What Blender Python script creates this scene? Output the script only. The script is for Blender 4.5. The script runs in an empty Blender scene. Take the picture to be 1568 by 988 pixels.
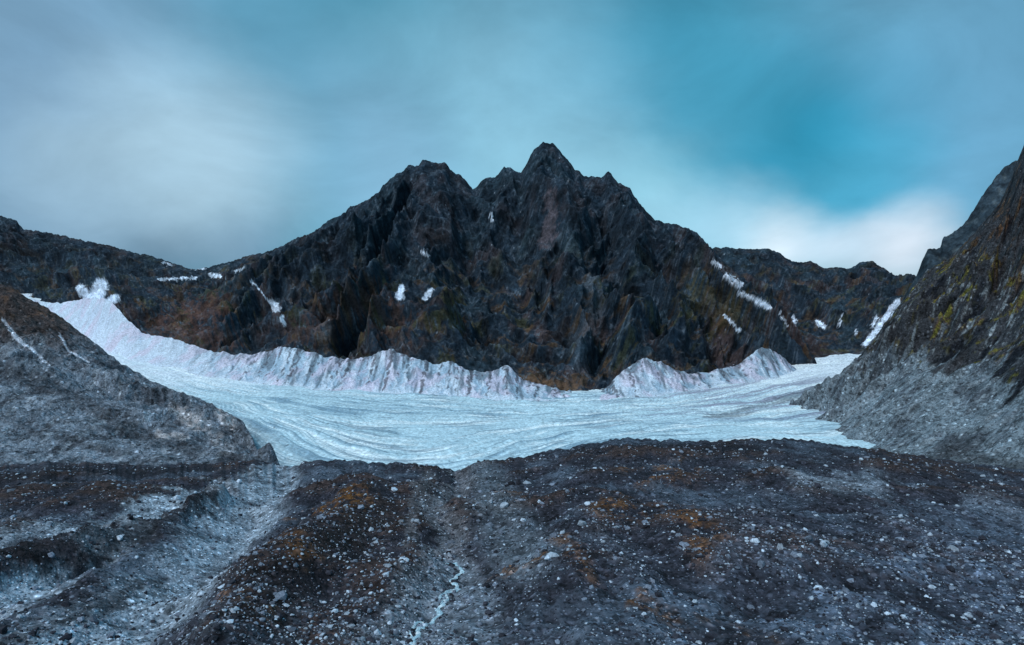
import bpy, math, numpy as np
rng=np.random.default_rng(7)
F=1045.0; CU=784.0; CV=494.0

# ---------------------------------------------------------------- noise
def make_tab(seed):
    r=np.random.default_rng(seed); p=r.permutation(256); p=np.concatenate([p,p])
    a=r.random(256)*2*np.pi
    return p,np.cos(a).astype(np.float32),np.sin(a).astype(np.float32)
TABS={}
def perlin(x,y,seed=0):
    if seed not in TABS: TABS[seed]=make_tab(seed+11)
    p,gx,gy=TABS[seed]
    x=np.asarray(x,dtype=np.float64); y=np.asarray(y,dtype=np.float64)
    x,y=np.broadcast_arrays(x,y)
    xi=np.floor(x).astype(np.int64); yi=np.floor(y).astype(np.int64)
    xf=(x-xi).astype(np.float32); yf=(y-yi).astype(np.float32)
    u=xf*xf*xf*(xf*(xf*6-15)+10); v=yf*yf*yf*(yf*(yf*6-15)+10)
    X0=xi&255; X1=(xi+1)&255; Y0=yi&255; Y1=(yi+1)&255
    def g(a,b,fx,fy):
        h=p[p[a]+b]; return gx[h]*fx+gy[h]*fy
    n00=g(X0,Y0,xf,yf); n10=g(X1,Y0,xf-1,yf); n01=g(X0,Y1,xf,yf-1); n11=g(X1,Y1,xf-1,yf-1)
    a=n00+u*(n10-n00); b=n01+u*(n11-n01)
    return (a+v*(b-a))*1.5
def fbm(x,y,o=4,seed=0,gain=.5):
    s=0;a=1;t=0
    for i in range(o):
        s=s+a*perlin(x*2**i+i*17.3,y*2**i-i*9.1,seed+i); t+=a; a*=gain
    return s/t
def ridged(x,y,o=4,seed=0,gain=.5):
    s=0;a=1;t=0;w=1
    for i in range(o):
        n=1-np.abs(perlin(x*2**i+i*13.7,y*2**i+i*5.3,seed+i)); n=n*n
        s=s+a*n*w; w=np.clip(n*1.3,0,1); t+=a; a*=gain
    return s/t
def ss(x,a,b):
    t=np.clip((x-a)/(b-a),0,1); return t*t*(3-2*t)
def tab(u,pts):
    pts=np.array(pts,dtype=float); return np.interp(u,pts[:,0],pts[:,1])
def gsm(y,sig):
    n=int(sig*3); k=np.exp(-.5*(np.arange(-n,n+1)/sig)**2); k/=k.sum()
    return np.convolve(np.r_[np.full(n,y[0]),y,np.full(n,y[-1])],k,'valid')
def capsule(U,V,pts,w0,w1=None,asp=1.0):
    if w1 is None: w1=w0
    best=np.full(U.shape,1e9); n=len(pts)-1
    for i in range(n):
        ax,ay=pts[i]; bx,by=pts[i+1]
        dx,dy=bx-ax,(by-ay)*asp; L=dx*dx+dy*dy+1e-9
        t=np.clip(((U-ax)*dx+(V-ay)*asp*dy)/L,0,1)
        d=np.hypot(U-ax-t*dx,(V-ay)*asp-t*dy)
        w=w0+(w1-w0)*(i+t)/n
        best=np.minimum(best,d/w)
    return best
def mixc(c,col,m):
    return c*(1-m[...,None])+np.array(col,dtype=float)*m[...,None]

# ---------------------------------------------------------------- mesh
def link(o): bpy.context.scene.collection.objects.link(o); return o
def grid_mesh(name,X,Y,Z,C,mat,smooth=True):
    R,K=X.shape
    me=bpy.data.meshes.new(name)
    co=np.stack([X,Y,Z],-1).reshape(-1,3).astype(np.float32)
    idx=np.arange(R*K,dtype=np.int32).reshape(R,K)
    q=np.stack([idx[:-1,:-1],idx[:-1,1:],idx[1:,1:],idx[1:,:-1]],-1).reshape(-1,4)
    poly_mesh(me,co,q,C.reshape(-1,3),smooth)
    me.materials.append(mat)
    return link(bpy.data.objects.new(name,me))
def poly_mesh(me,co,q,C,smooth):
    n=q.shape[1]
    me.vertices.add(len(co)); me.vertices.foreach_set("co",co.astype(np.float32).ravel())
    me.loops.add(q.size); me.loops.foreach_set("vertex_index",q.astype(np.int32).ravel())
    me.polygons.add(len(q)); me.polygons.foreach_set("loop_start",np.arange(0,q.size,n,dtype=np.int32))
    me.polygons.foreach_set("use_smooth",np.full(len(q),smooth))
    me.update(calc_edges=True)
    at=me.color_attributes.new("Col",'FLOAT_COLOR','POINT')
    c4=np.ones((len(co),4),dtype=np.float32); c4[:,:3]=np.clip(C,0,1)
    at.data.foreach_set("color",c4.ravel())

# ---------------------------------------------------------------- materials
def N(nt,t,**k):
    n=nt.nodes.new(t)
    for a,b in k.items(): setattr(n,a,b)
    return n
def mathn(nt,op,a,b=None,clamp=False):
    n=N(nt,'ShaderNodeMath',operation=op); n.use_clamp=clamp
    for i,v in enumerate((a,b)):
        if v is None: continue
        if isinstance(v,(int,float)): n.inputs[i].default_value=v
        else: nt.links.new(v,n.inputs[i])
    return n.outputs[0]
def maprange(nt,v,a,b,c,d,smooth=False):
    n=N(nt,'ShaderNodeMapRange'); n.interpolation_type='SMOOTHSTEP' if smooth else 'LINEAR'
    nt.links.new(v,n.inputs[0])
    for i,x in enumerate((a,b,c,d)): n.inputs[i+1].default_value=x
    return n.outputs[0]
def noise(nt,vec,scale,detail=6,rough=.6,dist=0):
    n=N(nt,'ShaderNodeTexNoise'); n.inputs['Scale'].default_value=scale
    n.inputs['Detail'].default_value=detail; n.inputs['Roughness'].default_value=rough
    n.inputs['Distortion'].default_value=dist
    nt.links.new(vec,n.inputs['Vector']); return n.outputs['Fac']
def ground_mat(name,s1,s2,lo=.45,hi=1.7,bump=1.0,bdist=1.0,rough=.95,stones=None,spec=.12,stretch=None):
    m=bpy.data.materials.new(name); m.use_nodes=True; nt=m.node_tree
    b=nt.nodes['Principled BSDF']; b.inputs['Roughness'].default_value=rough
    b.inputs['Specular IOR Level'].default_value=spec
    at=N(nt,'ShaderNodeAttribute',attribute_name='Col')
    tc=N(nt,'ShaderNodeTexCoord').outputs['Object']
    if stretch:
        mp=N(nt,'ShaderNodeMapping'); mp.inputs['Scale'].default_value=stretch
        nt.links.new(tc,mp.inputs['Vector']); vec=mp.outputs[0]
    else: vec=tc
    n1=noise(nt,vec,s1,5,.68); n2=noise(nt,tc,s2,3,.7)
    f=mathn(nt,'MULTIPLY',maprange(nt,n1,.3,.7,lo,hi),maprange(nt,n2,.3,.7,.6,1.45))
    h=mathn(nt,'ADD',n1,mathn(nt,'MULTIPLY',n2,.5))
    if stones:
        for sc,am in stones:
            v=N(nt,'ShaderNodeTexVoronoi'); v.inputs['Scale'].default_value=sc
            nt.links.new(tc,v.inputs['Vector'])
            sp=N(nt,'ShaderNodeSeparateColor'); nt.links.new(v.outputs['Color'],sp.inputs[0])
            r=maprange(nt,sp.outputs[0],.72,1,0,am)
            r=mathn(nt,'MULTIPLY',r,maprange(nt,v.outputs['Distance'],.25,.5,1,0))
            f=mathn(nt,'ADD',f,r)
            f=mathn(nt,'MULTIPLY',f,maprange(nt,sp.outputs[1],0,.35,.4,1))
            h=mathn(nt,'ADD',h,mathn(nt,'MULTIPLY',maprange(nt,v.outputs['Distance'],0,.6,.6,0),sp.outputs[0]))
    mx=N(nt,'ShaderNodeVectorMath',operation='SCALE')
    nt.links.new(at.outputs['Color'],mx.inputs[0]); nt.links.new(f,mx.inputs['Scale'])
    nt.links.new(mx.outputs[0],b.inputs['Base Color'])
    bp=N(nt,'ShaderNodeBump'); bp.inputs['Strength'].default_value=bump; bp.inputs['Distance'].default_value=bdist
    nt.links.new(h,bp.inputs['Height']); nt.links.new(bp.outputs[0],b.inputs['Normal'])
    return m
mat_rock=ground_mat("mountain_rock",.03,.2,.3,2.1,1.0,3.2,stretch=(1.2,.8,.9))
mat_scree=ground_mat("scree",.05,.35,.5,1.6,1.0,1.5,stones=[(.3,2.2),(.8,1.5)])
mat_mor=ground_mat("moraine_gravel",.12,.9,.5,1.6,1.0,.5,stones=[(.55,2.6),(1.5,3.0)])
mat_snow=ground_mat("snow_bank_snow",.06,.4,.82,1.12,.6,1.5,rough=.8,spec=.2)
mat_ice=ground_mat("glacier_ice",.05,.3,.9,1.1,.5,.6,rough=.7,spec=.3)
mat_stone=ground_mat("boulder_stone",.8,3.,.7,1.3,.8,.1)

# ---------------------------------------------------------------- profile tables
CREST_A=[(-500,240),(-200,290),(-60,318),(0,330),(25,338),(35,350),(90,360),(150,373),(200,385),(240,395),(275,408),(300,413),(320,410),(370,396),(420,383),(470,360),(520,330),(560,308),(590,285),(605,268),(625,256),(640,254),(647,246),(665,250),(684,253),(690,262),(705,268),(724,290),(732,285),(737,278),(748,274),(766,264),(772,257),(790,264),(798,266),(806,252),(812,240),(820,230),(832,222),(848,222),(856,230),(866,242),(880,262),(892,269),(920,272),(932,267),(945,280),(965,292),(980,315),(1000,335),(1030,347),(1055,350),(1070,362),(1090,380),(1110,405),(1150,440),(1190,480),(1215,530),(1240,575),(1300,600)]
ROCK_A=[(-500,420),(0,444),(60,462),(85,464),(105,463),(120,458),(150,456),(170,460),(182,474),(195,490),(220,511),(270,519),(320,537),(370,543),(395,541),(435,530),(460,534),(500,546),(545,550),(575,542),(600,532),(620,544),(655,554),(672,558),(692,550),(708,565),(750,570),(780,556),(792,578),(830,589),(880,601),(905,606),(930,594),(945,574),(985,547),(1010,553),(1040,569),(1070,572),(1130,559),(1165,530),(1185,537),(1215,560),(1240,590),(1300,620)]
VGL=[(-500,430),(0,450),(60,472),(100,494),(130,510),(200,545),(330,572),(400,582),(450,588),(560,594),(650,599),(780,607),(860,607),(910,608),(960,604),(1040,595),(1080,586),(1150,580),(1200,572),(1300,552),(1400,530),(1800,500)]
YB=[(-500,1800),(0,1600),(60,1500),(130,1400),(200,1250),(330,1110),(450,1050),(600,1020),(780,980),(910,950),(1040,1020),(1150,1120),(1250,1220),(1330,1290),(1450,1400),(1800,1500)]
YCA=[(-500,2300),(0,2000),(300,1700),(600,1520),(840,1480),(1000,1480),(1100,1480),(1200,1400),(1300,1350)]
CREST_B=[(950,420),(1040,400),(1080,382),(1095,380),(1130,381),(1175,382),(1195,387),(1212,402),(1240,401),(1265,410),(1300,411),(1315,402),(1335,401),(1355,412),(1375,425),(1400,430),(1440,440),(1600,430),(1800,400)]
ROCK_B=[(950,560),(1150,545),(1200,545),(1240,545),(1275,537),(1310,533),(1330,510),(1350,490),(1370,470),(1400,455),(1800,440)]

# ---------------------------------------------------------------- glacier surface
gp=[]
for u in (-300,-100,0,60,130,200,260,330,450,600,780,910,1040,1150,1250,1330,1450,1650):
    gp.append((u,tab(u,VGL)+2,tab(u,YB)))
gp+=[(700,724,520),(400,694,560),(550,718,520),(900,690,560),(1100,682,580),(1285,672,600),(1400,680,600),(300,612,900),(200,565,1080),
     (450,640,700),(700,650,760),(950,645,760),(1200,640,800),(100,600,800),(1350,600,900),(1550,600,900),(700,775,400),(300,775,400),(1300,775,400)]
gp=np.array(gp); GX=(gp[:,0]-CU)/F*gp[:,2]; GY=gp[:,2]; GZ=-(gp[:,1]-CV)/F*gp[:,2]
def tps_fit(x,y,z,lam=1e-3):
    x=x/500;y=y/500;n=len(x)
    r=np.hypot(x[:,None]-x,y[:,None]-y); K=np.where(r>0,r*r*np.log(r+1e-9),0)+lam*np.eye(n)
    P=np.stack([np.ones(n),x,y],1); A=np.block([[K,P],[P.T,np.zeros((3,3))]])
    return x,y,np.linalg.solve(A,np.concatenate([z,np.zeros(3)]))
def tps_eval(m,X,Y):
    x,y,w=m; X=X/500;Y=Y/500; n=len(x); s=w[n]+w[n+1]*X+w[n+2]*Y
    for i in range(n):
        r2=(X-x[i])**2+(Y-y[i])**2+1e-12; s=s+w[i]*.5*r2*np.log(r2)
    return s
GM=tps_fit(GX,GY,GZ,2e-3)
fl=[]
def addflow(val,pts):
    P=np.array(pts,float)
    for u,v in P:
        y0=tab(u,YB); ys=np.linspace(420,y0+150,300); xs=(u-CU)/F*ys
        vv=CV-F*tps_eval(GM,xs,ys)/ys
        i=np.argmin(np.abs(vv-v)); fl.append((xs[i],ys[i],val))
addflow(0,[(150,525),(250,560),(450,588),(650,600),(900,609),(1100,585),(1300,554)])
addflow(.35,[(130,530),(220,570),(330,594),(480,610),(650,620),(900,624),(1100,608),(1280,572)])
addflow(.6,[(200,570),(300,605),(400,628),(520,645),(640,652),(800,645),(1000,632),(1180,618)])
addflow(.8,[(250,594),(330,617),(400,645),(460,668),(500,690),(560,705)])
addflow(.8,[(720,700),(800,675),(950,655),(1150,640)])
addflow(1,[(300,615),(360,645),(385,670),(400,698)])
addflow(1,[(900,690),(1050,672),(1280,668)])
fl=np.array(fl); FM=tps_fit(fl[:,0],fl[:,1],fl[:,2],1e-2)

a=np.linspace(-.95,.85,1100); yy=1/np.linspace(1/430,1/1750,560)
A_,Y_=np.meshgrid(a,yy); X_=A_*Y_
Z_=tps_eval(GM,X_,Y_); psi=tps_eval(FM,X_,Y_)
U_=CU+F*A_; V_=CV-F*Z_/Y_
wv=fbm(X_/120,Y_/120,3,3)
p2=psi+wv*.03
al=X_/420+Y_/800
st=fbm(p2*14,al,4,20,.8); st2=fbm(p2*70,al*3,3,30,.7); sp=fbm(X_/7,Y_/9,4,40,.7); pt=fbm(X_/70,Y_/90,3,42)
cr=ridged((X_*.6+Y_*.4+wv*25)/14,(X_*.4-Y_*.6)/60,3,47)
Z_=Z_+st*3.2+st2*1.3+sp*.5+fbm(X_/60,Y_/60,3,44)*4-ss(cr,.75,.95)*.8
C=np.zeros(X_.shape+(3,))+np.array([.55,.71,.79])
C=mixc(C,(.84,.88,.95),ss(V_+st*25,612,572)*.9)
C=mixc(C,(.22,.34,.44),ss(st+pt*.3,.06,.38)*.85*ss(V_,575,620))
C=mixc(C,(.86,.92,.95),ss(-st+pt*.3,.02,.3)*.75)
C=mixc(C,(.17,.26,.34),ss(st2+pt*.3,.08,.40)*.7*ss(V_,580,612))
C=mixc(C,(.30,.45,.55),ss(cr,.7,.95)*.35*ss(V_,590,620))
C=mixc(C,(.36,.34,.44),ss(st+.5*st2,-.05,.25)*ss(U_,850,1100)*ss(V_,660,620)*ss(V_,568,590)*.8)
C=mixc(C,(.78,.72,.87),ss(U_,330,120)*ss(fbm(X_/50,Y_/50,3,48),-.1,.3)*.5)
deb=ss(sp+st*.35,.40,.6)*ss(V_,585,620)
C=mixc(C,(.07,.09,.12),deb*.85)
edge=ss(psi,.84,1.0)*ss(U_,540,350)
C=mixc(C,(.13,.17,.21),edge*(.55+.45*ss(sp+st,-.2,.2)))
edgeR=ss(psi,.2,.0)*ss(U_,1150,1300)
C=mixc(C,(.14,.16,.19),np.clip(edgeR,0,1)*ss(sp,.1,.4)*.5)
C=mixc(C,(.10,.11,.14),ss(capsule(U_,V_+st*8,[(1080,640),(1180,618),(1260,592)],6)+sp,1.2,.2)*.65)
grid_mesh("glacier",X_,Y_,Z_,C,mat_ice)

# ---------------------------------------------------------------- mountain walls
SNOW=[([(615,440),(612,456)],4.5),([(606,452),(618,455)],3),([(660,444),(650,458)],3.6),([(385,430),(402,450),(418,468)],1.1),([(418,464),(424,474)],5),([(432,486),(436,496)],3),
([(322,421),(336,423)],3),([(243,428),(300,426)],1.6),([(293,410),(312,411)],2),([(360,416),(372,412)],1.2),([(1092,400),(1103,408)],2.8),([(1112,422),(1134,436)],3.8),([(1132,448),(1152,456)],2.6),([(1158,460),(1178,470)],3.8),
([(1110,484),(1126,498),(1132,508)],1.8),([(1216,486),(1218,494)],2.4),([(1252,492),(1262,502)],3.2),([(1342,486),(1336,500)],2.2),([(1375,462),(1350,495),(1325,528)],4),([(1368,470),(1372,466)],5.5),([(752,328),(753,338)],1.8),([(645,386),(655,390)],1.5),([(470,352),(478,350)],1.2),([(1310,505),(1312,512)],1.6),([(250,402),(262,406)],1.2),
([(124,443),(132,452),(134,470)],7),([(154,438),(148,452),(145,475)],11),([(178,457),(160,465)],6),([(1195,480),(1205,500)],1.2),([(1290,480),(1284,500)],1.2)]
def wall(name,u0,u1,nu,nf,crest,rock,yb,yc,seed,mtn=True):
    u=np.linspace(u0,u1,nu)
    vcs=tab(u,crest); jag=(perlin(u/9,0*u,seed)*2.0+perlin(u/3.5,0*u+3,seed+1)*1.3+perlin(u/22,0*u+5,seed+2)*2)*(.9 if mtn else .7)
    rocks_=tab(u,rock); vr=gsm(rocks_,4)+perlin(u/14,0*u+9,seed+4)*3+perlin(u/5,0*u+4,seed+5)*1.6; vg=np.maximum(tab(u,VGL),vr)
    n_=int(14/(u[1]-u[0])); vmx=np.array([rocks_[max(0,i-n_):i+n_+1].max() for i in range(nu)])
    vrs=gsm(vmx,12)
    yb_=tab(u,yb); yc_=tab(u,yc)
    yb_=gsm(yb_,20); yc_=gsm(yc_,20)
    nb=50
    s=np.linspace(0,1,nf)[:,None]
    yF=yb_+20+(yc_-yb_-20)*s
    t=s+0*u
    vb=vrs+(40 if mtn else 14)
    v=vb+(gsm(vcs,3)+(vcs-gsm(vcs,3)+jag)*ss(t,.8,1)-vb)*t**.95
    Z=-(v-CV)/F*yF
    sb=np.linspace(0,1,nb)[1:,None]
    yB=yc_+700*sb; zc=Z[-1]; ZB=zc-(zc+130)*sb**.8
    Y=np.concatenate([yF,yB+0*zc]); Z=np.concatenate([Z,ZB])
    T=np.concatenate([t,1+sb+0*zc]); Tc=np.clip(T,0,1)
    X=((u-CU)/F)*Y; U0=u+0*Y
    dy=(yc_-yb_); dzz=np.maximum(Z[nf-1]-Z[0],30); LL=np.hypot(dy,dzz); ny=gsm(dzz/LL,30); nzv=np.sqrt(1-ny**2)
    H=T*gsm(LL,30)
    x0=60.
    Xf=(X-x0)/(.55+.75*(1-Tc))
    wx=fbm(X/130,H/150,2,seed+5)*70
    r1=ridged((Xf+wx)/125,H/700,2,seed+6,.35)
    r2=ridged((Xf+wx*.9)/50+H/350,H/340,2,seed+9,.3)
    r3=ridged((X+H*.65+wx*.6)/50,(H-X*.5)/85,3,seed+12,.4)
    r5=ridged((X-H*.7+wx)/56,(H+X*.5)/110,3,seed+17,.4)
    bl=ridged((X+wx*.3)/28,(H+X*.2)/20,3,seed+19,.45)
    r4=fbm(X/8,H/9,3,seed+15,.6)
    env=ss(Tc,.09,.26)*(1-.93*ss(Tc,.72,1)); env2=ss(Tc,.06,.13)*(1-.75*ss(Tc,.93,1))
    env=np.where(T>1,.05,env); env2=np.where(T>1,.2,env2)
    k=1 if mtn else .5
    k=k*(.35+.65*ss(U0,230,520)) if mtn else k
    d=k*((r1-.5)*120*env+(r2-.5)*6*(env*.8+env2*.2)+(r3-.4)*26*(env*.5+env2*.5)+(r5-.4)*28*(env*.6+env2*.4)+(bl-.4)*9*env2)+r4*3*env2
    Yd=Y-ny*d; Zd=Z+nzv*d
    V0=CV-F*Zd/Yd; U0=CU+F*X/Yd
    nz=fbm(X/40,H/55,4,seed+40); nz2=fbm(X/10,H/10,4,seed+45,.65); nz3=fbm((X+H*.5)/5,H/30,3,seed+50); nz4=fbm((X-H*.6)/6,H/40,3,seed+53); nzb=fbm(X/110,H/120,3,seed+57)
    low=ss(V0,330,480)
    C=np.zeros(X.shape+(3,))+np.array([.016,.026,.039])
    C=mixc(C,(.050,.034,.034),ss(nz+nzb,.05,.45)*(.35+.45*low))
    C=mixc(C,(.021,.038,.052),ss(-nzb+nz*.4,.05,.35)*.6)
    C=mixc(C,(.074,.044,.023),ss(fbm(X/55,H/30,4,seed+55)+.5*nz2,.10,.42)*low*.75)
    C=mixc(C,(.048,.048,.022),ss(fbm(X/70,H/40,4,seed+58)+.5*nz2,.14,.42)*low*.65)
    C=mixc(C,(.082,.104,.135),ss(nz2+.5*nz3,.2,.55)*.75)
    C=mixc(C,(.074,.094,.12),ss(nz4+.3*nz,.18,.5)*.55)
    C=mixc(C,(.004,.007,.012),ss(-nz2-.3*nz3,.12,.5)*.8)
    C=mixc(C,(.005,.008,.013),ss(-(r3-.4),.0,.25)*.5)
    if mtn:
        C=mixc(C,(.12,.095,.11),ss(capsule(U0,V0,[(845,300),(842,350),(835,372)],14)+nz2*1.4,1,.2)*.6)
        C=mixc(C,(.12,.070,.042),ss(capsule(U0,V0,[(820,583),(855,590),(890,585)],15)+nz2*2.6+nz,1,.1)*.7)
        C=mixc(C,(.09,.10,.12),ss(capsule(U0,V0,[(905,430),(915,480),(880,520)],16)+nz2*2,1,.1)*.4)
        C=mixc(C,(.12,.13,.14),ss(capsule(U0,V0,[(495,515),(500,500)],12)+nz2*1.5,1,.2)*.4)
        C=mixc(C,(.11,.055,.04),ss(capsule(U0,V0,[(330,470),(250,500),(340,520)],30)+nz2*2,1,.1)*.5)
        C=mixc(C,(.10,.05,.032),ss(capsule(U0,V0,[(480,500),(560,460),(600,500)],35)+nz2*2.4,1,.1)*.4)
        C=mixc(C,(.09,.07,.025),ss(capsule(U0,V0,[(1070,450),(1120,480)],35)+nz2*2.4,1,.1)*.4)
    C=mixc(C,(.10,.105,.12),ss(nz3+nz*.5,.15,.5)*ss(Tc,.35,.0)*.45)
    wu=fbm(X/8,H/8,4,seed+70,.65)*7; wvv=fbm(X/8,H/8,4,seed+75,.65)*6
    for pts,w in SNOW:
        m=ss(capsule(U0+wu,V0+wvv,pts,w*1.0),1.3,.7)*(T<1.02)
        C=mixc(C,(.60,.66,.78),m*.95)
    fk=ss(fbm(X/7,H/5,2,seed+80),.60,.70)*ss(nz,-.1,.2)
    C=mixc(C,(.4,.44,.52),fk*.6)
    grid_mesh(name,X,Yd,Zd,C,mat_rock)
    if mtn:
        s=np.linspace(-.4,1.2,140)[:,None]
        ytop=yb_+20+(.11*(yc_-yb_)+20)*.55
        y0=yb_-35; Y=y0+(ytop-y0)*s
        X=((u-CU)/F)*Y
        z0=tps_eval(GM,(u-CU)/F*y0,y0)-1.5
        z1=-(vr-CV)/F*ytop
        z1=np.maximum(z1,z0+1)
        tt=np.clip(s,0,1)
        zs=np.minimum(gsm(z1,9),z1+6)
        Zt=zs+(z1-zs)*ss(tt,.3,.9)
        Zq=z0+(Zt-z0)*tt**1.2+0*X
        Zg=tps_eval(GM,X,Y)
        Zq=np.where(s<0,Zg-3+s*20,Zq); Zq=np.where(s>1,Zq-(s-1)*150*ss(u,200,260)-(s-1)*10,Zq)
        rn=ridged(X/17+fbm(X/30,Y/20,2,seed+31)*.7,s*.8+0*X,3,seed+30); rl=fbm(X/38,Y/40,2,seed+33); rf=fbm(X/5,Y/9,3,seed+36)
        lf=.1+.9*ss(u,230,430); e=ss(tt,0.05,.3)*ss(s,1.0,.75)
        Zq=Zq+e*((rn-.5)*5.5*lf+rl*6*lf)+rf*.6*e
        sm=np.zeros(X.shape+(3,))+np.array([.62,.69,.80])
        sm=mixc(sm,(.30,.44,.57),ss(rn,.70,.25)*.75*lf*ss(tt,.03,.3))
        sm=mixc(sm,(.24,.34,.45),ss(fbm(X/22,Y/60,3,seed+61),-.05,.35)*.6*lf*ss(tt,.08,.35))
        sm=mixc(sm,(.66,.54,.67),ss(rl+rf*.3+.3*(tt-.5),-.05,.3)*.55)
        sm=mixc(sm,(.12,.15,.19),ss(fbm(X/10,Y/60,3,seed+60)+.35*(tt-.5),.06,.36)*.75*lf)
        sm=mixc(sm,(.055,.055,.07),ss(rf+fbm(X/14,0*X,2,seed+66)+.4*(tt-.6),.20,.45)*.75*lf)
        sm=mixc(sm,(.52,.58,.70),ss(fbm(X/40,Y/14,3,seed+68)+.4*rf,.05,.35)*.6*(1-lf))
        grid_mesh("snow_bank",X,Y+0*X,Zq,sm,mat_snow)
wall("mountain",-420,1290,1500,420,CREST_A,ROCK_A,YB,YCA,100)
YBB=[(950,1300),(1150,1240),(1200,1250),(1330,1320),(1450,1420),(1800,1500)]
wall("mountain_ridge",960,1780,620,240,CREST_B,ROCK_B,YBB,[(950,1800),(1400,1850),(1800,1900)],300,False)

# ---------------------------------------------------------------- side slopes
def slope(name,u0,u1,nu,ns,crest,foot,yf,yc,seed,p,colfn,mat,amp=1.0,jagk=1.0,fanx=0.):
    u=np.linspace(u0,u1,nu)
    vc0=gsm(tab(u,crest),4); jag=jagk*(perlin(u/10,0*u,seed)*2.5+perlin(u/4,0*u,seed+1)*1.4)
    vf=gsm(tab(u,foot),8); yf_=gsm(tab(u,yf),12); yc_=gsm(tab(u,yc),12)
    s=np.linspace(0,1,ns)[:,None]
    zf=-(vf-CV)/F*yf_; vcc=vc0+jag*ss(s,.75,1)+(tab(u,crest)-vc0)*ss(s,.6,1); zc=-(vcc-CV)/F*yc_
    Yf=yf_+(yc_-yf_)*s; Z=zf+(zc-zf)*s**p
    sb=np.linspace(0,1,60)[1:,None]; zc=Z[-1]
    Y=np.concatenate([Yf,yc_+260*sb]); Z=np.concatenate([Z,zc-(zc+150)*sb])
    T=np.concatenate([s+0*yf_,1+sb+0*yf_]); X=((u-CU)/F)*Y
    env=ss(T,0,.15)*(1-.85*ss(T,.7,1)); e2=ss(T,0,.05)*(1-.6*ss(T,.9,1)); env=np.where(T>1,.15,env)
    up=ss(T,.25,.7)
    w=fbm(X/90,Y/90,3,seed+3)*26
    big=ridged((Y*.75+X*np.sign(fanx+1e-6)*.35+w)/70,(Z+X*.3)/300,4,seed+4)
    med=ridged((Y+w)/24,(Z+X*.4)/60,4,seed+8)
    fin=fbm(X/8,Y/8,4,seed+14,.6)
    blk=ridged(X/16+w/40,(Y*.5+Z)/16,3,seed+23)
    d=amp*((big-.5)*34*env*(.25+up)+(med-.45)*12*(env*.7+.3*e2)*(.2+up)+(blk-.45)*7*env*up)+fin*2.4*e2+fbm(X/40,Y/40,3,seed+20)*6*env
    Yd=Y-.3*d; Zd=Z+d
    C=colfn(X,Y,Z,CU+F*X/Yd,CV-F*Zd/Yd,T,big,med,fin,seed)
    return grid_mesh(name,X,Yd,Zd,C,mat)
def colL(X,Y,Z,U,V,T,big,med,fin,seed):
    n=fbm(X/25,Y/60,4,seed+30); st=fbm((X+Y*.2)/5,(Y)/70,4,seed+35); b=fbm(X/6,Y/6,4,seed+38,.6)
    C=np.zeros(X.shape+(3,))+np.array([.18,.205,.25])
    C=mixc(C,(.060,.064,.080),ss(n+.6*st,.0,.35)*.8)
    C=mixc(C,(.34,.37,.42),ss(st+.4*b,.12,.45)*.55)
    C=mixc(C,(.055,.034,.028),ss(V+n*60+b*20,552,482)*.9)
    C=mixc(C,(.016,.017,.024),ss(V+n*60+b*20,552,482)*ss(b-.3*med,-.0,.3)*.7)
    C=mixc(C,(.15,.080,.05),ss(V,550,470)*ss(b+n,.12,.42)*.6)
    C=mixc(C,(.040,.040,.048),ss(capsule(U+n*35,V+st*12,[(0,560),(100,600),(200,660),(300,690)],18),1,.3)*.6)
    C=mixc(C,(.035,.035,.042),ss(capsule(U+n*35,V+st*12,[(0,640),(100,670),(180,700)],10),1,.3)*.5)
    C=mixc(C,(.032,.032,.040),ss(V+n*40+b*14,692,730)*.5)
    for pts,w,m_ in [([(268,625),(300,650)],12,.8),([(240,663),(280,668)],6,.7),([(338,632),(355,655)],10,.75),([(300,640),(350,690)],14,.3)]:
        C=mixc(C,(.44,.41,.43),ss(capsule(U+st*14+b*8,V+n*10+b*10,pts,w),1.1,.5)*m_)
    for pts,w in [([(5,492),(35,525),(72,555)],2.2),([(92,512),(105,535),(136,557)],1.7),([(20,512),(40,532)],2.6)]:
        C=mixc(C,(.60,.62,.72),ss(capsule(U+b*8,V+b*6+n*5,pts,w),1.3,.6)*.9)
    return C
slope("scree_slope",-520,470,800,420,
 [(-520,260),(-300,330),(-100,395),(0,432),(20,440),(40,455),(70,470),(110,500),(150,530),(170,545),(200,565),(230,584),(270,600),(310,614),(345,630),(372,648),(386,668),(396,690),(410,708),(440,735),(500,780)],
 [(-520,735),(0,728),(240,730),(400,728),(470,800)],[(-520,380),(0,385),(400,392),(500,400)],
 [(-520,950),(0,860),(170,780),(300,690),(380,590),(400,500),(440,450),(500,430)],500,1.35,colL,mat_scree,.8,.7,-.5)
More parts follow.
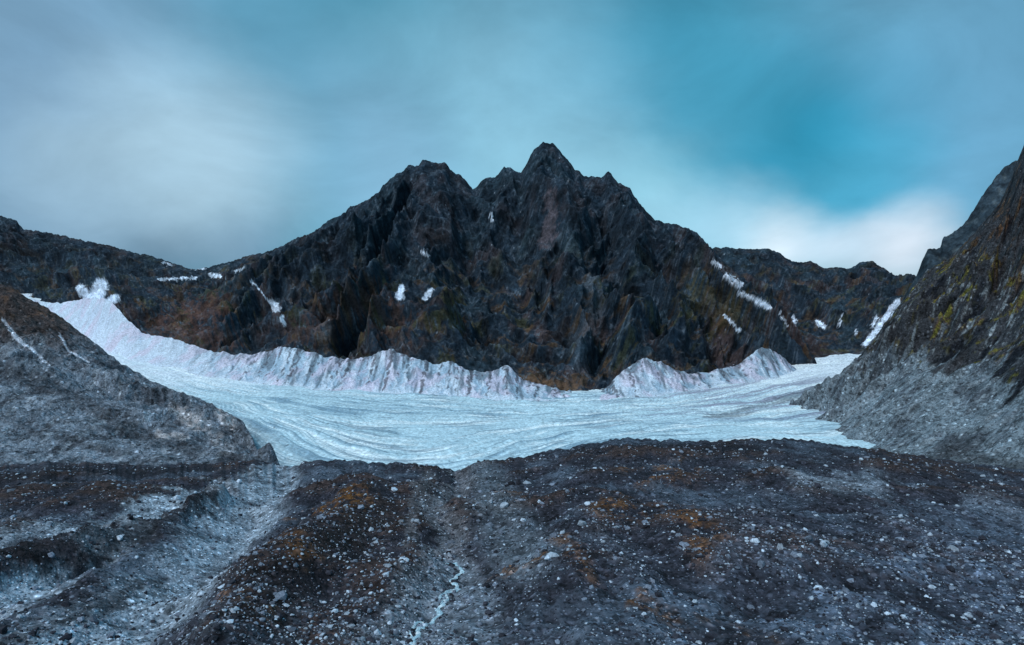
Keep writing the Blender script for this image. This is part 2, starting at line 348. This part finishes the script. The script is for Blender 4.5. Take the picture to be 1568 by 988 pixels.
def colR(X,Y,Z,U,V,T,big,med,fin,seed):
    n=fbm(X/30,Y/50,4,seed+30); st=fbm((Y-X*.5)/9,(Z+X)/60,4,seed+35); bl=fbm(X/8,(Y+Z)/9,4,seed+37,.65)
    C=np.zeros(X.shape+(3,))+np.array([.19,.225,.26])
    C=mixc(C,(.055,.06,.075),ss(n+.6*st,-.05,.35)*.75)
    C=mixc(C,(.32,.36,.40),ss(st+bl*.5,.12,.45)*.6)
    line=tab(U,[(1200,540),(1320,555),(1400,550),(1480,560),(1568,600),(1800,640)])
    up=ss(V+n*110+st*45,line+10,line-25)
    C=mixc(C,(.038,.036,.041),up*.93)
    C=mixc(C,(.11,.060,.034),up*ss(n+bl*.9,.08,.38)*.85)
    C=mixc(C,(.15,.14,.025),up*ss(bl+n*.5,.13,.40)*ss(V,360,420)*.85)
    C=mixc(C,(.22,.24,.26),up*ss(st*.9-bl*.7,.16,.38)*.8*ss(V,360,430))
    C=mixc(C,(.010,.012,.018),up*ss(-(med-.45)+bl*.3,.02,.25)*.9)
    C=mixc(C,(.045,.04,.042),ss(V+n*24,680,715)*.6*ss(U,1300,1420))
    return C
slope("scree_slope.001",1180,2050,760,520,
 [(1180,650),(1192,632),(1215,615),(1240,600),(1270,582),(1300,560),(1320,540),(1340,515),(1365,480),(1385,455),(1420,418),(1450,398),(1475,372),(1500,345),(1530,312),(1550,272),(1568,222),(1650,60),(1800,-80),(2050,-200)],
 [(1180,668),(1240,672),(1290,686),(1400,718),(1568,738),(2050,760)],[(1180,860),(1240,720),(1290,600),(1340,520),(1400,460),(1568,390),(2050,380)],
 [(1180,900),(1280,950),(1320,1000),(1420,1020),(1568,900),(2050,800)],700,1.3,colR,mat_scree,1.5,1,.6)
def colF(X,Y,Z,U,V,T,big,med,fin,seed):
    n=fbm(X/25,Z/35,4,seed+30); b=fbm(X/9,Z/12,4,seed+33)
    C=np.zeros(X.shape+(3,))+np.array([.028,.042,.056])
    C=mixc(C,(.075,.09,.10),ss(b,.1,.5)*.7); C=mixc(C,(.010,.014,.02),ss(-b,.05,.5)*.8)
    return C
slope("cliff",1375,2100,420,200,
 [(1375,475),(1392,440),(1403,425),(1412,400),(1420,384),(1440,381),(1443,366),(1475,345),(1492,318),(1508,292),(1530,264),(1545,250),(1560,243),(1600,190),(1800,0),(2100,-100)],
 [(1375,600),(2100,600)],[(1375,1000),(2100,950)],[(1375,1190),(1568,1150),(2100,1100)],800,1.0,colF,mat_rock,.9,1,.6)

# ---------------------------------------------------------------- foreground moraine
MC=[(-600,712),(-200,714),(0,712),(60,708),(240,713),(400,704),(440,712),(520,702),(580,708),(640,709),(690,718),(705,719),(740,706),(800,700),(850,688),(900,679),(960,670),(1040,674),(1160,674),(1200,670),(1290,682),(1400,698),(1500,710),(1568,718),(1800,730),(2200,740)]
YCM=[(-600,400),(500,400),(700,395),(960,400),(1200,410),(2200,400)]
K0=35.7
am=np.linspace(-1.15,1.15,1700); um=CU+F*am
vt=tab(um,MC); vs_=gsm(vt,70)
vdev=gsm(vt,3)-vs_+perlin(um/20,0*um,900)*3+perlin(um/7,0*um,901)*2+perlin(um/60,0*um,902)*5*ss(um,440,300)
ycm=gsm(tab(um,YCM),40)
cc=(vs_-CV)/F-K0/ycm
yy=1/np.linspace(1/34.,1/400.,820)[:,None]
t=(yy-34)/(400-34); Yf=34+(ycm-34)*t
Zf=-K0-Yf*cc-Yf*vdev/F*ss(Yf,230,395)
sb=np.linspace(0,1,60)[1:,None]
Yb=ycm+160*sb; zc=Zf[-1]; Zb=zc-(sb*160)*.35-(sb**2)*20
Ym=np.concatenate([Yf,Yb]); Zm=np.concatenate([Zf,Zb]); Xm=am*Ym; Um=um+0*Ym; Vm=CV-F*Zm/Ym
env=1-.8*ss(Ym,300,395); bk=np.where(Ym>ycm,.2,1.)
n1=fbm(Xm/60,Ym/60,4,910); n2=fbm(Xm/14,Ym/18,4,915,.55); n3=fbm(Xm/2.6,Ym/3.2,4,920,.6)
wuu=n2*30+n3*12+n1*18; wvv=n2*10+n3*5
def cap(pts,w0,w1=None,asp=1.4): return capsule(Um+wuu,Vm+wvv,pts,w0,w1,asp)
def capg(pts,w0,w1=None,asp=1.4): return capsule(Um+n2*16+n1*18,Vm+n2*7,pts,w0,w1,asp)
GUL=[(698,716),(712,738),(690,760),(676,785),(695,815),(682,840),(697,868),(668,915),(655,950),(610,1010),(560,1120)]
L1=[(430,722),(390,755),(290,860),(170,945),(40,1020),(-60,1080)]
L2=[(345,742),(180,790),(0,832),(-200,880)]; L3=[(270,775),(120,850),(0,900),(-100,960)]
g_gully=cap(GUL,10,48)
lane1=cap(L1,30,130); lane2=cap(L2,12,30); lane3=cap(L3,13,36)
carve=-ss(capg(GUL,13,56),1.6,0)*(1.4+Ym*.009)
fold=-ss(capg(L1,40,120),1.3,0)*7-ss(capg(L2,14,34),1.5,0)*4.-ss(capg(L3,14,36),1.5,0)*3.5
fold+=ss(capg([(560,770),(480,850),(380,960),(330,1040)],50,100),1.3,0)*5
fold+=ss(capg([(350,755),(150,825),(0,865),(-200,930)],12,26),1.3,0)*4.
fold+=ss(capg([(900,760),(860,860),(900,960)],80,140),1.3,0)*3
dz=(n1*7*env+n2*2.6*(.4+.6*env)+n3*.5)*bk+(carve*ss(Ym,420,380)+fold)*bk*(.35+.65*env)
Zm=Zm+dz
C=np.zeros(Xm.shape+(3,))+np.array([.038,.037,.050])
C=mixc(C,(.056,.034,.029),ss(n2+n1,.0,.4)*.8)
C=mixc(C,(.105,.133,.178),ss(-n1+n2*.6,.0,.5)*.6)
C=mixc(C,(.105,.136,.195),ss(Um,850,1400)*ss(Vm,740,880)*(.2+.6*ss(n2+n3*.5,-.1,.3)))
C=mixc(C,(.105,.128,.165),ss(Vm,880,980)*.4*ss(n3,-.1,.3))
GR=(.34,.395,.47)
for m,k in ((lane1,.92),(lane2,.9),(lane3,.9)):
    C=mixc(C,GR,ss(m,1.25,.35)*k*(.65+.35*ss(n2,-.3,.2)))
C=mixc(C,(.185,.185,.21),ss(g_gully,1.4,.5)*.7)
C=mixc(C,(.22,.255,.31),ss(cap([(700,860),(700,930),(660,1010)],26,120),1.2,.4)*.65)
C=mixc(C,(.30,.33,.39),ss(cap([(1250,738),(1330,738)],45,45,2.2),1.2,.1)*.65)
C=mixc(C,(.19,.22,.26),ss(cap([(745,725),(770,800),(800,860)],34,70),1.2,.2)*.5)
C=mixc(C,(.21,.24,.30),ss(cap([(1480,770),(1600,790),(1700,800)],25,30,2),1.2,.1)*.5)
C=mixc(C,(.16,.18,.22),ss(cap([(40,790),(0,800),(-100,805)],14),1.2,.2)*.5)
C=mixc(C,(.018,.018,.024),ss(cap([(330,718),(100,724),(0,740),(-100,760)],8,22),1.2,.2)*.75)
C=mixc(C,(.022,.015,.016),ss(cap([(330,765),(180,820),(0,865),(-200,930)],11,24),1.2,.3)*.8)
C=mixc(C,(.022,.015,.016),ss(cap([(240,850),(120,920),(20,970),(-80,1020)],9,22),1.2,.3)*.65)
C=mixc(C,(.016,.015,.020),ss(cap([(880,692),(960,684),(1160,690)],12),1.3,.3)*.75)
C=mixc(C,(.026,.018,.018),ss(cap([(560,800),(480,880),(400,960)],70,80),1.2,.2)*.7)
side2=ss(capsule(Um+wuu*.6,Vm,[(655,735),(640,790),(625,840)],18,12),1,.5)
C=mixc(C,(.105,.10,.11),side2*.7)
for pts,w,k in [([(490,800),(560,785),(520,810)],24,.95),([(740,885),(800,880),(870,872)],10,.8),([(1060,800),(1090,850)],44,.75),([(990,740),(1080,725)],16,.7),([(940,800),(1010,790)],28,.65),([(980,925),(1040,935)],16,.8),([(430,870),(470,900)],30,.6),([(880,850),(905,900)],20,.6),([(350,960),(420,985)],25,.5),([(1180,970),(1100,940)],20,.6),([(780,760),(820,770)],12,.6),([(1200,860),(1300,840)],16,.4)]:
    C=mixc(C,(.15,.062,.018),ss(capsule(Um+n2*80+n3*26,Vm+n3*20+n2*28,pts,w,w,1.3),1.3,.1)*ss(n3+n2,-.25,.3)*k)
C=mixc(C,(.014,.013,.018),ss(-n2-.5*n3,.12,.45)*.6)
moraine=grid_mesh("moraine_ground",Xm,Ym,Zm,C,mat_mor)

# ---------------------------------------------------------------- boulders (one mesh)
def ico():
    p=(1+5**.5)/2
    v=np.array([(-1,p,0),(1,p,0),(-1,-p,0),(1,-p,0),(0,-1,p),(0,1,p),(0,-1,-p),(0,1,-p),(p,0,-1),(p,0,1),(-p,0,-1),(-p,0,1)],float)
    v/=np.linalg.norm(v[0])
    f=np.array([(0,11,5),(0,5,1),(0,1,7),(0,7,10),(0,10,11),(1,5,9),(5,11,4),(11,10,2),(10,7,6),(7,1,8),(3,9,4),(3,4,2),(3,2,6),(3,6,8),(3,8,9),(4,9,5),(2,4,11),(6,2,10),(8,6,7),(9,8,1)])
    return v,f
iv,ifc=ico()
def rocks(name,P,S,COL):
    n=len(P)
    v=iv[None]*(1+rng.uniform(-.35,.3,(n,12,1)))
    v=v*(rng.uniform(.6,1.3,(n,1,3))*np.array([1,1,.75]))
    th=rng.random(n)*6.28; c,s=np.cos(th)[:,None],np.sin(th)[:,None]
    x=v[:,:,0]*c-v[:,:,1]*s; y=v[:,:,0]*s+v[:,:,1]*c
    v=np.stack([x,y,v[:,:,2]],-1)*S[:,None,None]+P[:,None,:]
    q=(ifc[None]+12*np.arange(n)[:,None,None]).reshape(-1,3)
    me=bpy.data.meshes.new(name)
    poly_mesh(me,v.reshape(-1,3),q,np.repeat(COL,12,0),False); me.materials.append(mat_stone)
    return link(bpy.data.objects.new(name,me))
def pick(n,weight):
    r=rng.integers(0,len(Yf)-1,n*3); k=rng.integers(0,Xm.shape[1]-1,n*3)
    ok=(np.abs(am[k])<.85)&(rng.random(n*3)<weight[r,k])
    return r[ok][:n],k[ok][:n]
wt=.25+.75*ss(n1+n2,-.3,.3)
r,k=pick(105000,wt)
P=np.stack([Xm[r,k],Ym[r,k],Zm[r,k]],-1); dist=P[:,1]
S=dist*.00105*np.exp(rng.normal(0,.62,len(r)))*(.6+.4*150/np.maximum(dist,80)); S=np.clip(S,.06,1.6)
br=rng.random(len(r))[:,None]
COL=np.where(br<.42,np.array([[.035,.035,.046]]),np.where(br<.80,np.array([[.165,.19,.245]]),np.array([[.40,.455,.54]])))*rng.uniform(.6,1.4,(len(r),1))
P[:,2]+=S*.15
rocks("boulders",P,S,COL)

# ---------------------------------------------------------------- stream
def mz(x,y):
    aa=x/y; ci=(aa-am[0])/(am[1]-am[0]); c0=int(ci)
    col=Ym[:820,c0]; r0=int(np.clip(np.searchsorted(col,y),1,818))
    return float(np.mean(Zm[r0-1:r0+1,c0:c0+2]))
def ground_pt(u,v):
    c=np.interp(u,um,cc); y=K0/((v-CV)/F-c); return ((u-CU)/F*y,y)
def stream_strip(pts,w,seed):
    P=np.array([ground_pt(*p) for p in pts])
    d=np.r_[0,np.cumsum(np.hypot(*np.diff(P,axis=0).T))]; tt=np.arange(0,d[-1],.35)
    x=np.interp(tt,d,P[:,0]); y=np.interp(tt,d,P[:,1])
    ker=np.ones(7)/7; pad=lambda q:np.convolve(np.r_[[q[0]]*3,q,[q[-1]]*3],ker,'valid')
    x=pad(x)+perlin(tt/4,0*tt,seed)*1.1; y=pad(y)+perlin(tt/4,0*tt+7,seed)*1.1
    tx=np.gradient(x);ty=np.gradient(y);L=np.hypot(tx,ty);nx,ny=-ty/L,tx/L
    ww=w*(.5+1.5*np.abs(perlin(tt/1.9,0*tt,seed+1)))
    rows=[]
    for e in (-1,-.4,.4,1): rows.append(np.stack([x+nx*ww*e,y+ny*ww*e],-1))
    z=np.array([max(mz(rows[j][i,0],rows[j][i,1]) for j in range(4)) for i in range(len(x))])
    z=pad(z)+.12
    R=np.stack(rows); X=R[...,0];Y=R[...,1]; Z=np.stack([z-.16,z,z+.02,z-.16])
    f=perlin(tt/1.1,0*tt,seed+3)
    C=np.zeros(X.shape+(3,))+np.array([.45,.62,.72]); C=mixc(C,(.85,.9,.94),np.broadcast_to(ss(f,0,.3),X.shape)*.8)
    return X,Y,Z,C
mat_w=ground_mat("stream_water",1.5,6.,.7,1.4,.8,.15,rough=.25,spec=.5)
strips=[stream_strip([(682,856),(700,850),(703,862),(694,872),(701,886),(688,896),(680,905),(683,920),(668,935),(655,950),(640,966),(632,985),(622,1010),(600,1060)],.55,950),
 stream_strip([(701,886),(682,892),(672,912),(678,930)],.28,960),
 stream_strip([(655,950),(636,956),(628,975),(634,990)],.34,970)]
vs=[];fs=[];cs=[];o=0
for X,Y,Z,C in strips:
    R,K=X.shape; idx=np.arange(R*K).reshape(R,K)+o; o+=R*K
    fs.append(np.stack([idx[:-1,:-1],idx[:-1,1:],idx[1:,1:],idx[1:,:-1]],-1).reshape(-1,4)); vs.append(np.stack([X,Y,Z],-1).reshape(-1,3)); cs.append(C.reshape(-1,3))
me=bpy.data.meshes.new("meltwater_stream"); poly_mesh(me,np.concatenate(vs),np.concatenate(fs),np.concatenate(cs),True)
me.materials.append(mat_w); link(bpy.data.objects.new("meltwater_stream",me))

# ---------------------------------------------------------------- far ground sheet
gx,gy=np.meshgrid(np.linspace(-20000,20000,9),np.linspace(-20000,20000,9))
grid_mesh("valley_ground",gx,gy,gx*0-230,np.zeros(gx.shape+(3,))+.06,mat_scree)

# ---------------------------------------------------------------- world
sc=bpy.context.scene
w=bpy.data.worlds.new("World"); sc.world=w; w.use_nodes=True; nt=w.node_tree
bg=nt.nodes['Background']; bg.inputs['Strength'].default_value=.1
SE,SR=math.radians(48),math.radians(215)
sky=N(nt,'ShaderNodeTexSky'); sky.sky_type='NISHITA'; sky.sun_disc=False; sky.sun_elevation=SE; sky.sun_rotation=SR
tc=N(nt,'ShaderNodeTexCoord').outputs['Generated']
nrm=N(nt,'ShaderNodeVectorMath',operation='NORMALIZE'); nt.links.new(tc,nrm.inputs[0])
nw=N(nt,'ShaderNodeTexNoise'); nw.inputs['Scale'].default_value=3.6; nw.inputs['Detail'].default_value=5; nw.inputs['Roughness'].default_value=.5
mp=N(nt,'ShaderNodeMapping'); mp.inputs['Scale'].default_value=(1,1,1.5); nt.links.new(nrm.outputs[0],mp.inputs['Vector']); nt.links.new(mp.outputs[0],nw.inputs['Vector'])
sub=N(nt,'ShaderNodeVectorMath',operation='SUBTRACT'); nt.links.new(nw.outputs['Color'],sub.inputs[0]); sub.inputs[1].default_value=(.5,.5,.5)
scl=N(nt,'ShaderNodeVectorMath',operation='SCALE'); nt.links.new(sub.outputs[0],scl.inputs[0]); scl.inputs['Scale'].default_value=.15
add=N(nt,'ShaderNodeVectorMath',operation='ADD'); nt.links.new(nrm.outputs[0],add.inputs[0]); nt.links.new(scl.outputs[0],add.inputs[1])
nn=N(nt,'ShaderNodeVectorMath',operation='NORMALIZE'); nt.links.new(add.outputs[0],nn.inputs[0]); D=nn.outputs[0]
def lin(c): return [((x/255+.055)/1.055)**2.4 if x>10 else x/255/12.92 for x in c]
tint=N(nt,'ShaderNodeMix',data_type='RGBA',blend_type='MULTIPLY'); tint.inputs[0].default_value=1
nt.links.new(sky.outputs[0],tint.inputs[6]); tint.inputs[7].default_value=(.5,.95,.8,1)
base=N(nt,'ShaderNodeMix',data_type='RGBA'); base.inputs[0].default_value=.8
nt.links.new(tint.outputs[2],base.inputs[6]); base.inputs[7].default_value=tuple(10*x for x in lin((105,165,195)))+(1,)
cur=base.outputs[2]
def blob(u,v,r,col,k,soft=0.):
    global cur
    d=np.array([(u-CU)/F,1,(CV-v)/F]); d/=np.linalg.norm(d)
    dp=N(nt,'ShaderNodeVectorMath',operation='DOT_PRODUCT'); nt.links.new(D,dp.inputs[0]); dp.inputs[1].default_value=tuple(d)
    ang=mathn(nt,'ARCCOSINE',mathn(nt,'MINIMUM',dp.outputs['Value'],1.0))
    m=maprange(nt,ang,math.radians(r),math.radians(soft),0,k,True)
    mx=N(nt,'ShaderNodeMix',data_type='RGBA'); nt.links.new(m,mx.inputs[0]); nt.links.new(cur,mx.inputs[6])
    mx.inputs[7].default_value=tuple(10*x for x in lin(col))+(1,); cur=mx.outputs[2]
blob(0,60,26,(118,160,190),.9); blob(60,200,18,(124,160,190),.8)
blob(600,30,15,(60,138,166),.8); blob(1050,20,17,(50,140,172),.75); blob(380,90,12,(88,150,180),.65)
blob(1500,90,17,(102,160,194),.85); blob(1480,250,13,(108,168,204),.75)
blob(760,190,16,(135,190,216),.9); blob(540,210,12,(116,168,197),.75); blob(860,310,11,(148,202,225),.8); blob(1010,310,9,(150,207,228),.75)
blob(600,300,10,(130,176,205),.7)
blob(1240,210,12,(28,140,176),.9); blob(1120,150,10,(66,152,184),.5); blob(1310,300,8,(76,168,203),.8)
blob(250,400,7.5,(60,96,128),.85); blob(380,395,6.5,(92,128,162),.7); blob(110,350,7,(116,150,182),.5)
blob(270,255,12,(168,202,222),.9,2); blob(130,290,8,(150,184,207),.6)
blob(1140,350,6,(172,213,234),.85); blob(1215,388,5,(214,232,245),.9); blob(1400,398,5.5,(214,228,242),.95); blob(1300,402,4.8,(200,222,239),.8); blob(1060,335,5,(160,207,230),.6)
ns=N(nt,'ShaderNodeTexNoise'); ns.inputs['Scale'].default_value=4.5; ns.inputs['Detail'].default_value=8; ns.inputs['Roughness'].default_value=.58; ns.inputs['Distortion'].default_value=.4
mp2=N(nt,'ShaderNodeMapping'); mp2.inputs['Scale'].default_value=(.8,.8,1.6); mp2.inputs['Rotation'].default_value=(0,math.radians(25),0)
nt.links.new(nrm.outputs[0],mp2.inputs['Vector']); nt.links.new(mp2.outputs[0],ns.inputs['Vector'])
f=maprange(nt,ns.outputs['Fac'],.3,.7,.88,1.22)
sv=N(nt,'ShaderNodeVectorMath',operation='SCALE'); nt.links.new(cur,sv.inputs[0]); nt.links.new(f,sv.inputs['Scale'])
nt.links.new(sv.outputs[0],bg.inputs['Color'])

# ---------------------------------------------------------------- sun (diffuse, overcast)
L=bpy.data.lights.new("sun",'SUN'); L.energy=2.0; L.angle=math.radians(26); L.color=(.95,.97,1.0)
so=link(bpy.data.objects.new("sun",L))
from mathutils import Vector
sd=Vector((math.sin(SR)*math.cos(SE),math.cos(SR)*math.cos(SE),math.sin(SE)))
so.rotation_euler=sd.to_track_quat('Z','Y').to_euler()

cam=bpy.data.cameras.new("camera"); cam.lens=36*F/1568; cam.sensor_width=36; cam.clip_end=60000; cam.clip_start=.5
co=link(bpy.data.objects.new("camera",cam)); co.rotation_euler=(math.radians(90),0,0); sc.camera=co
sc.view_settings.view_transform='Standard'; sc.view_settings.look='None'; sc.view_settings.exposure=0
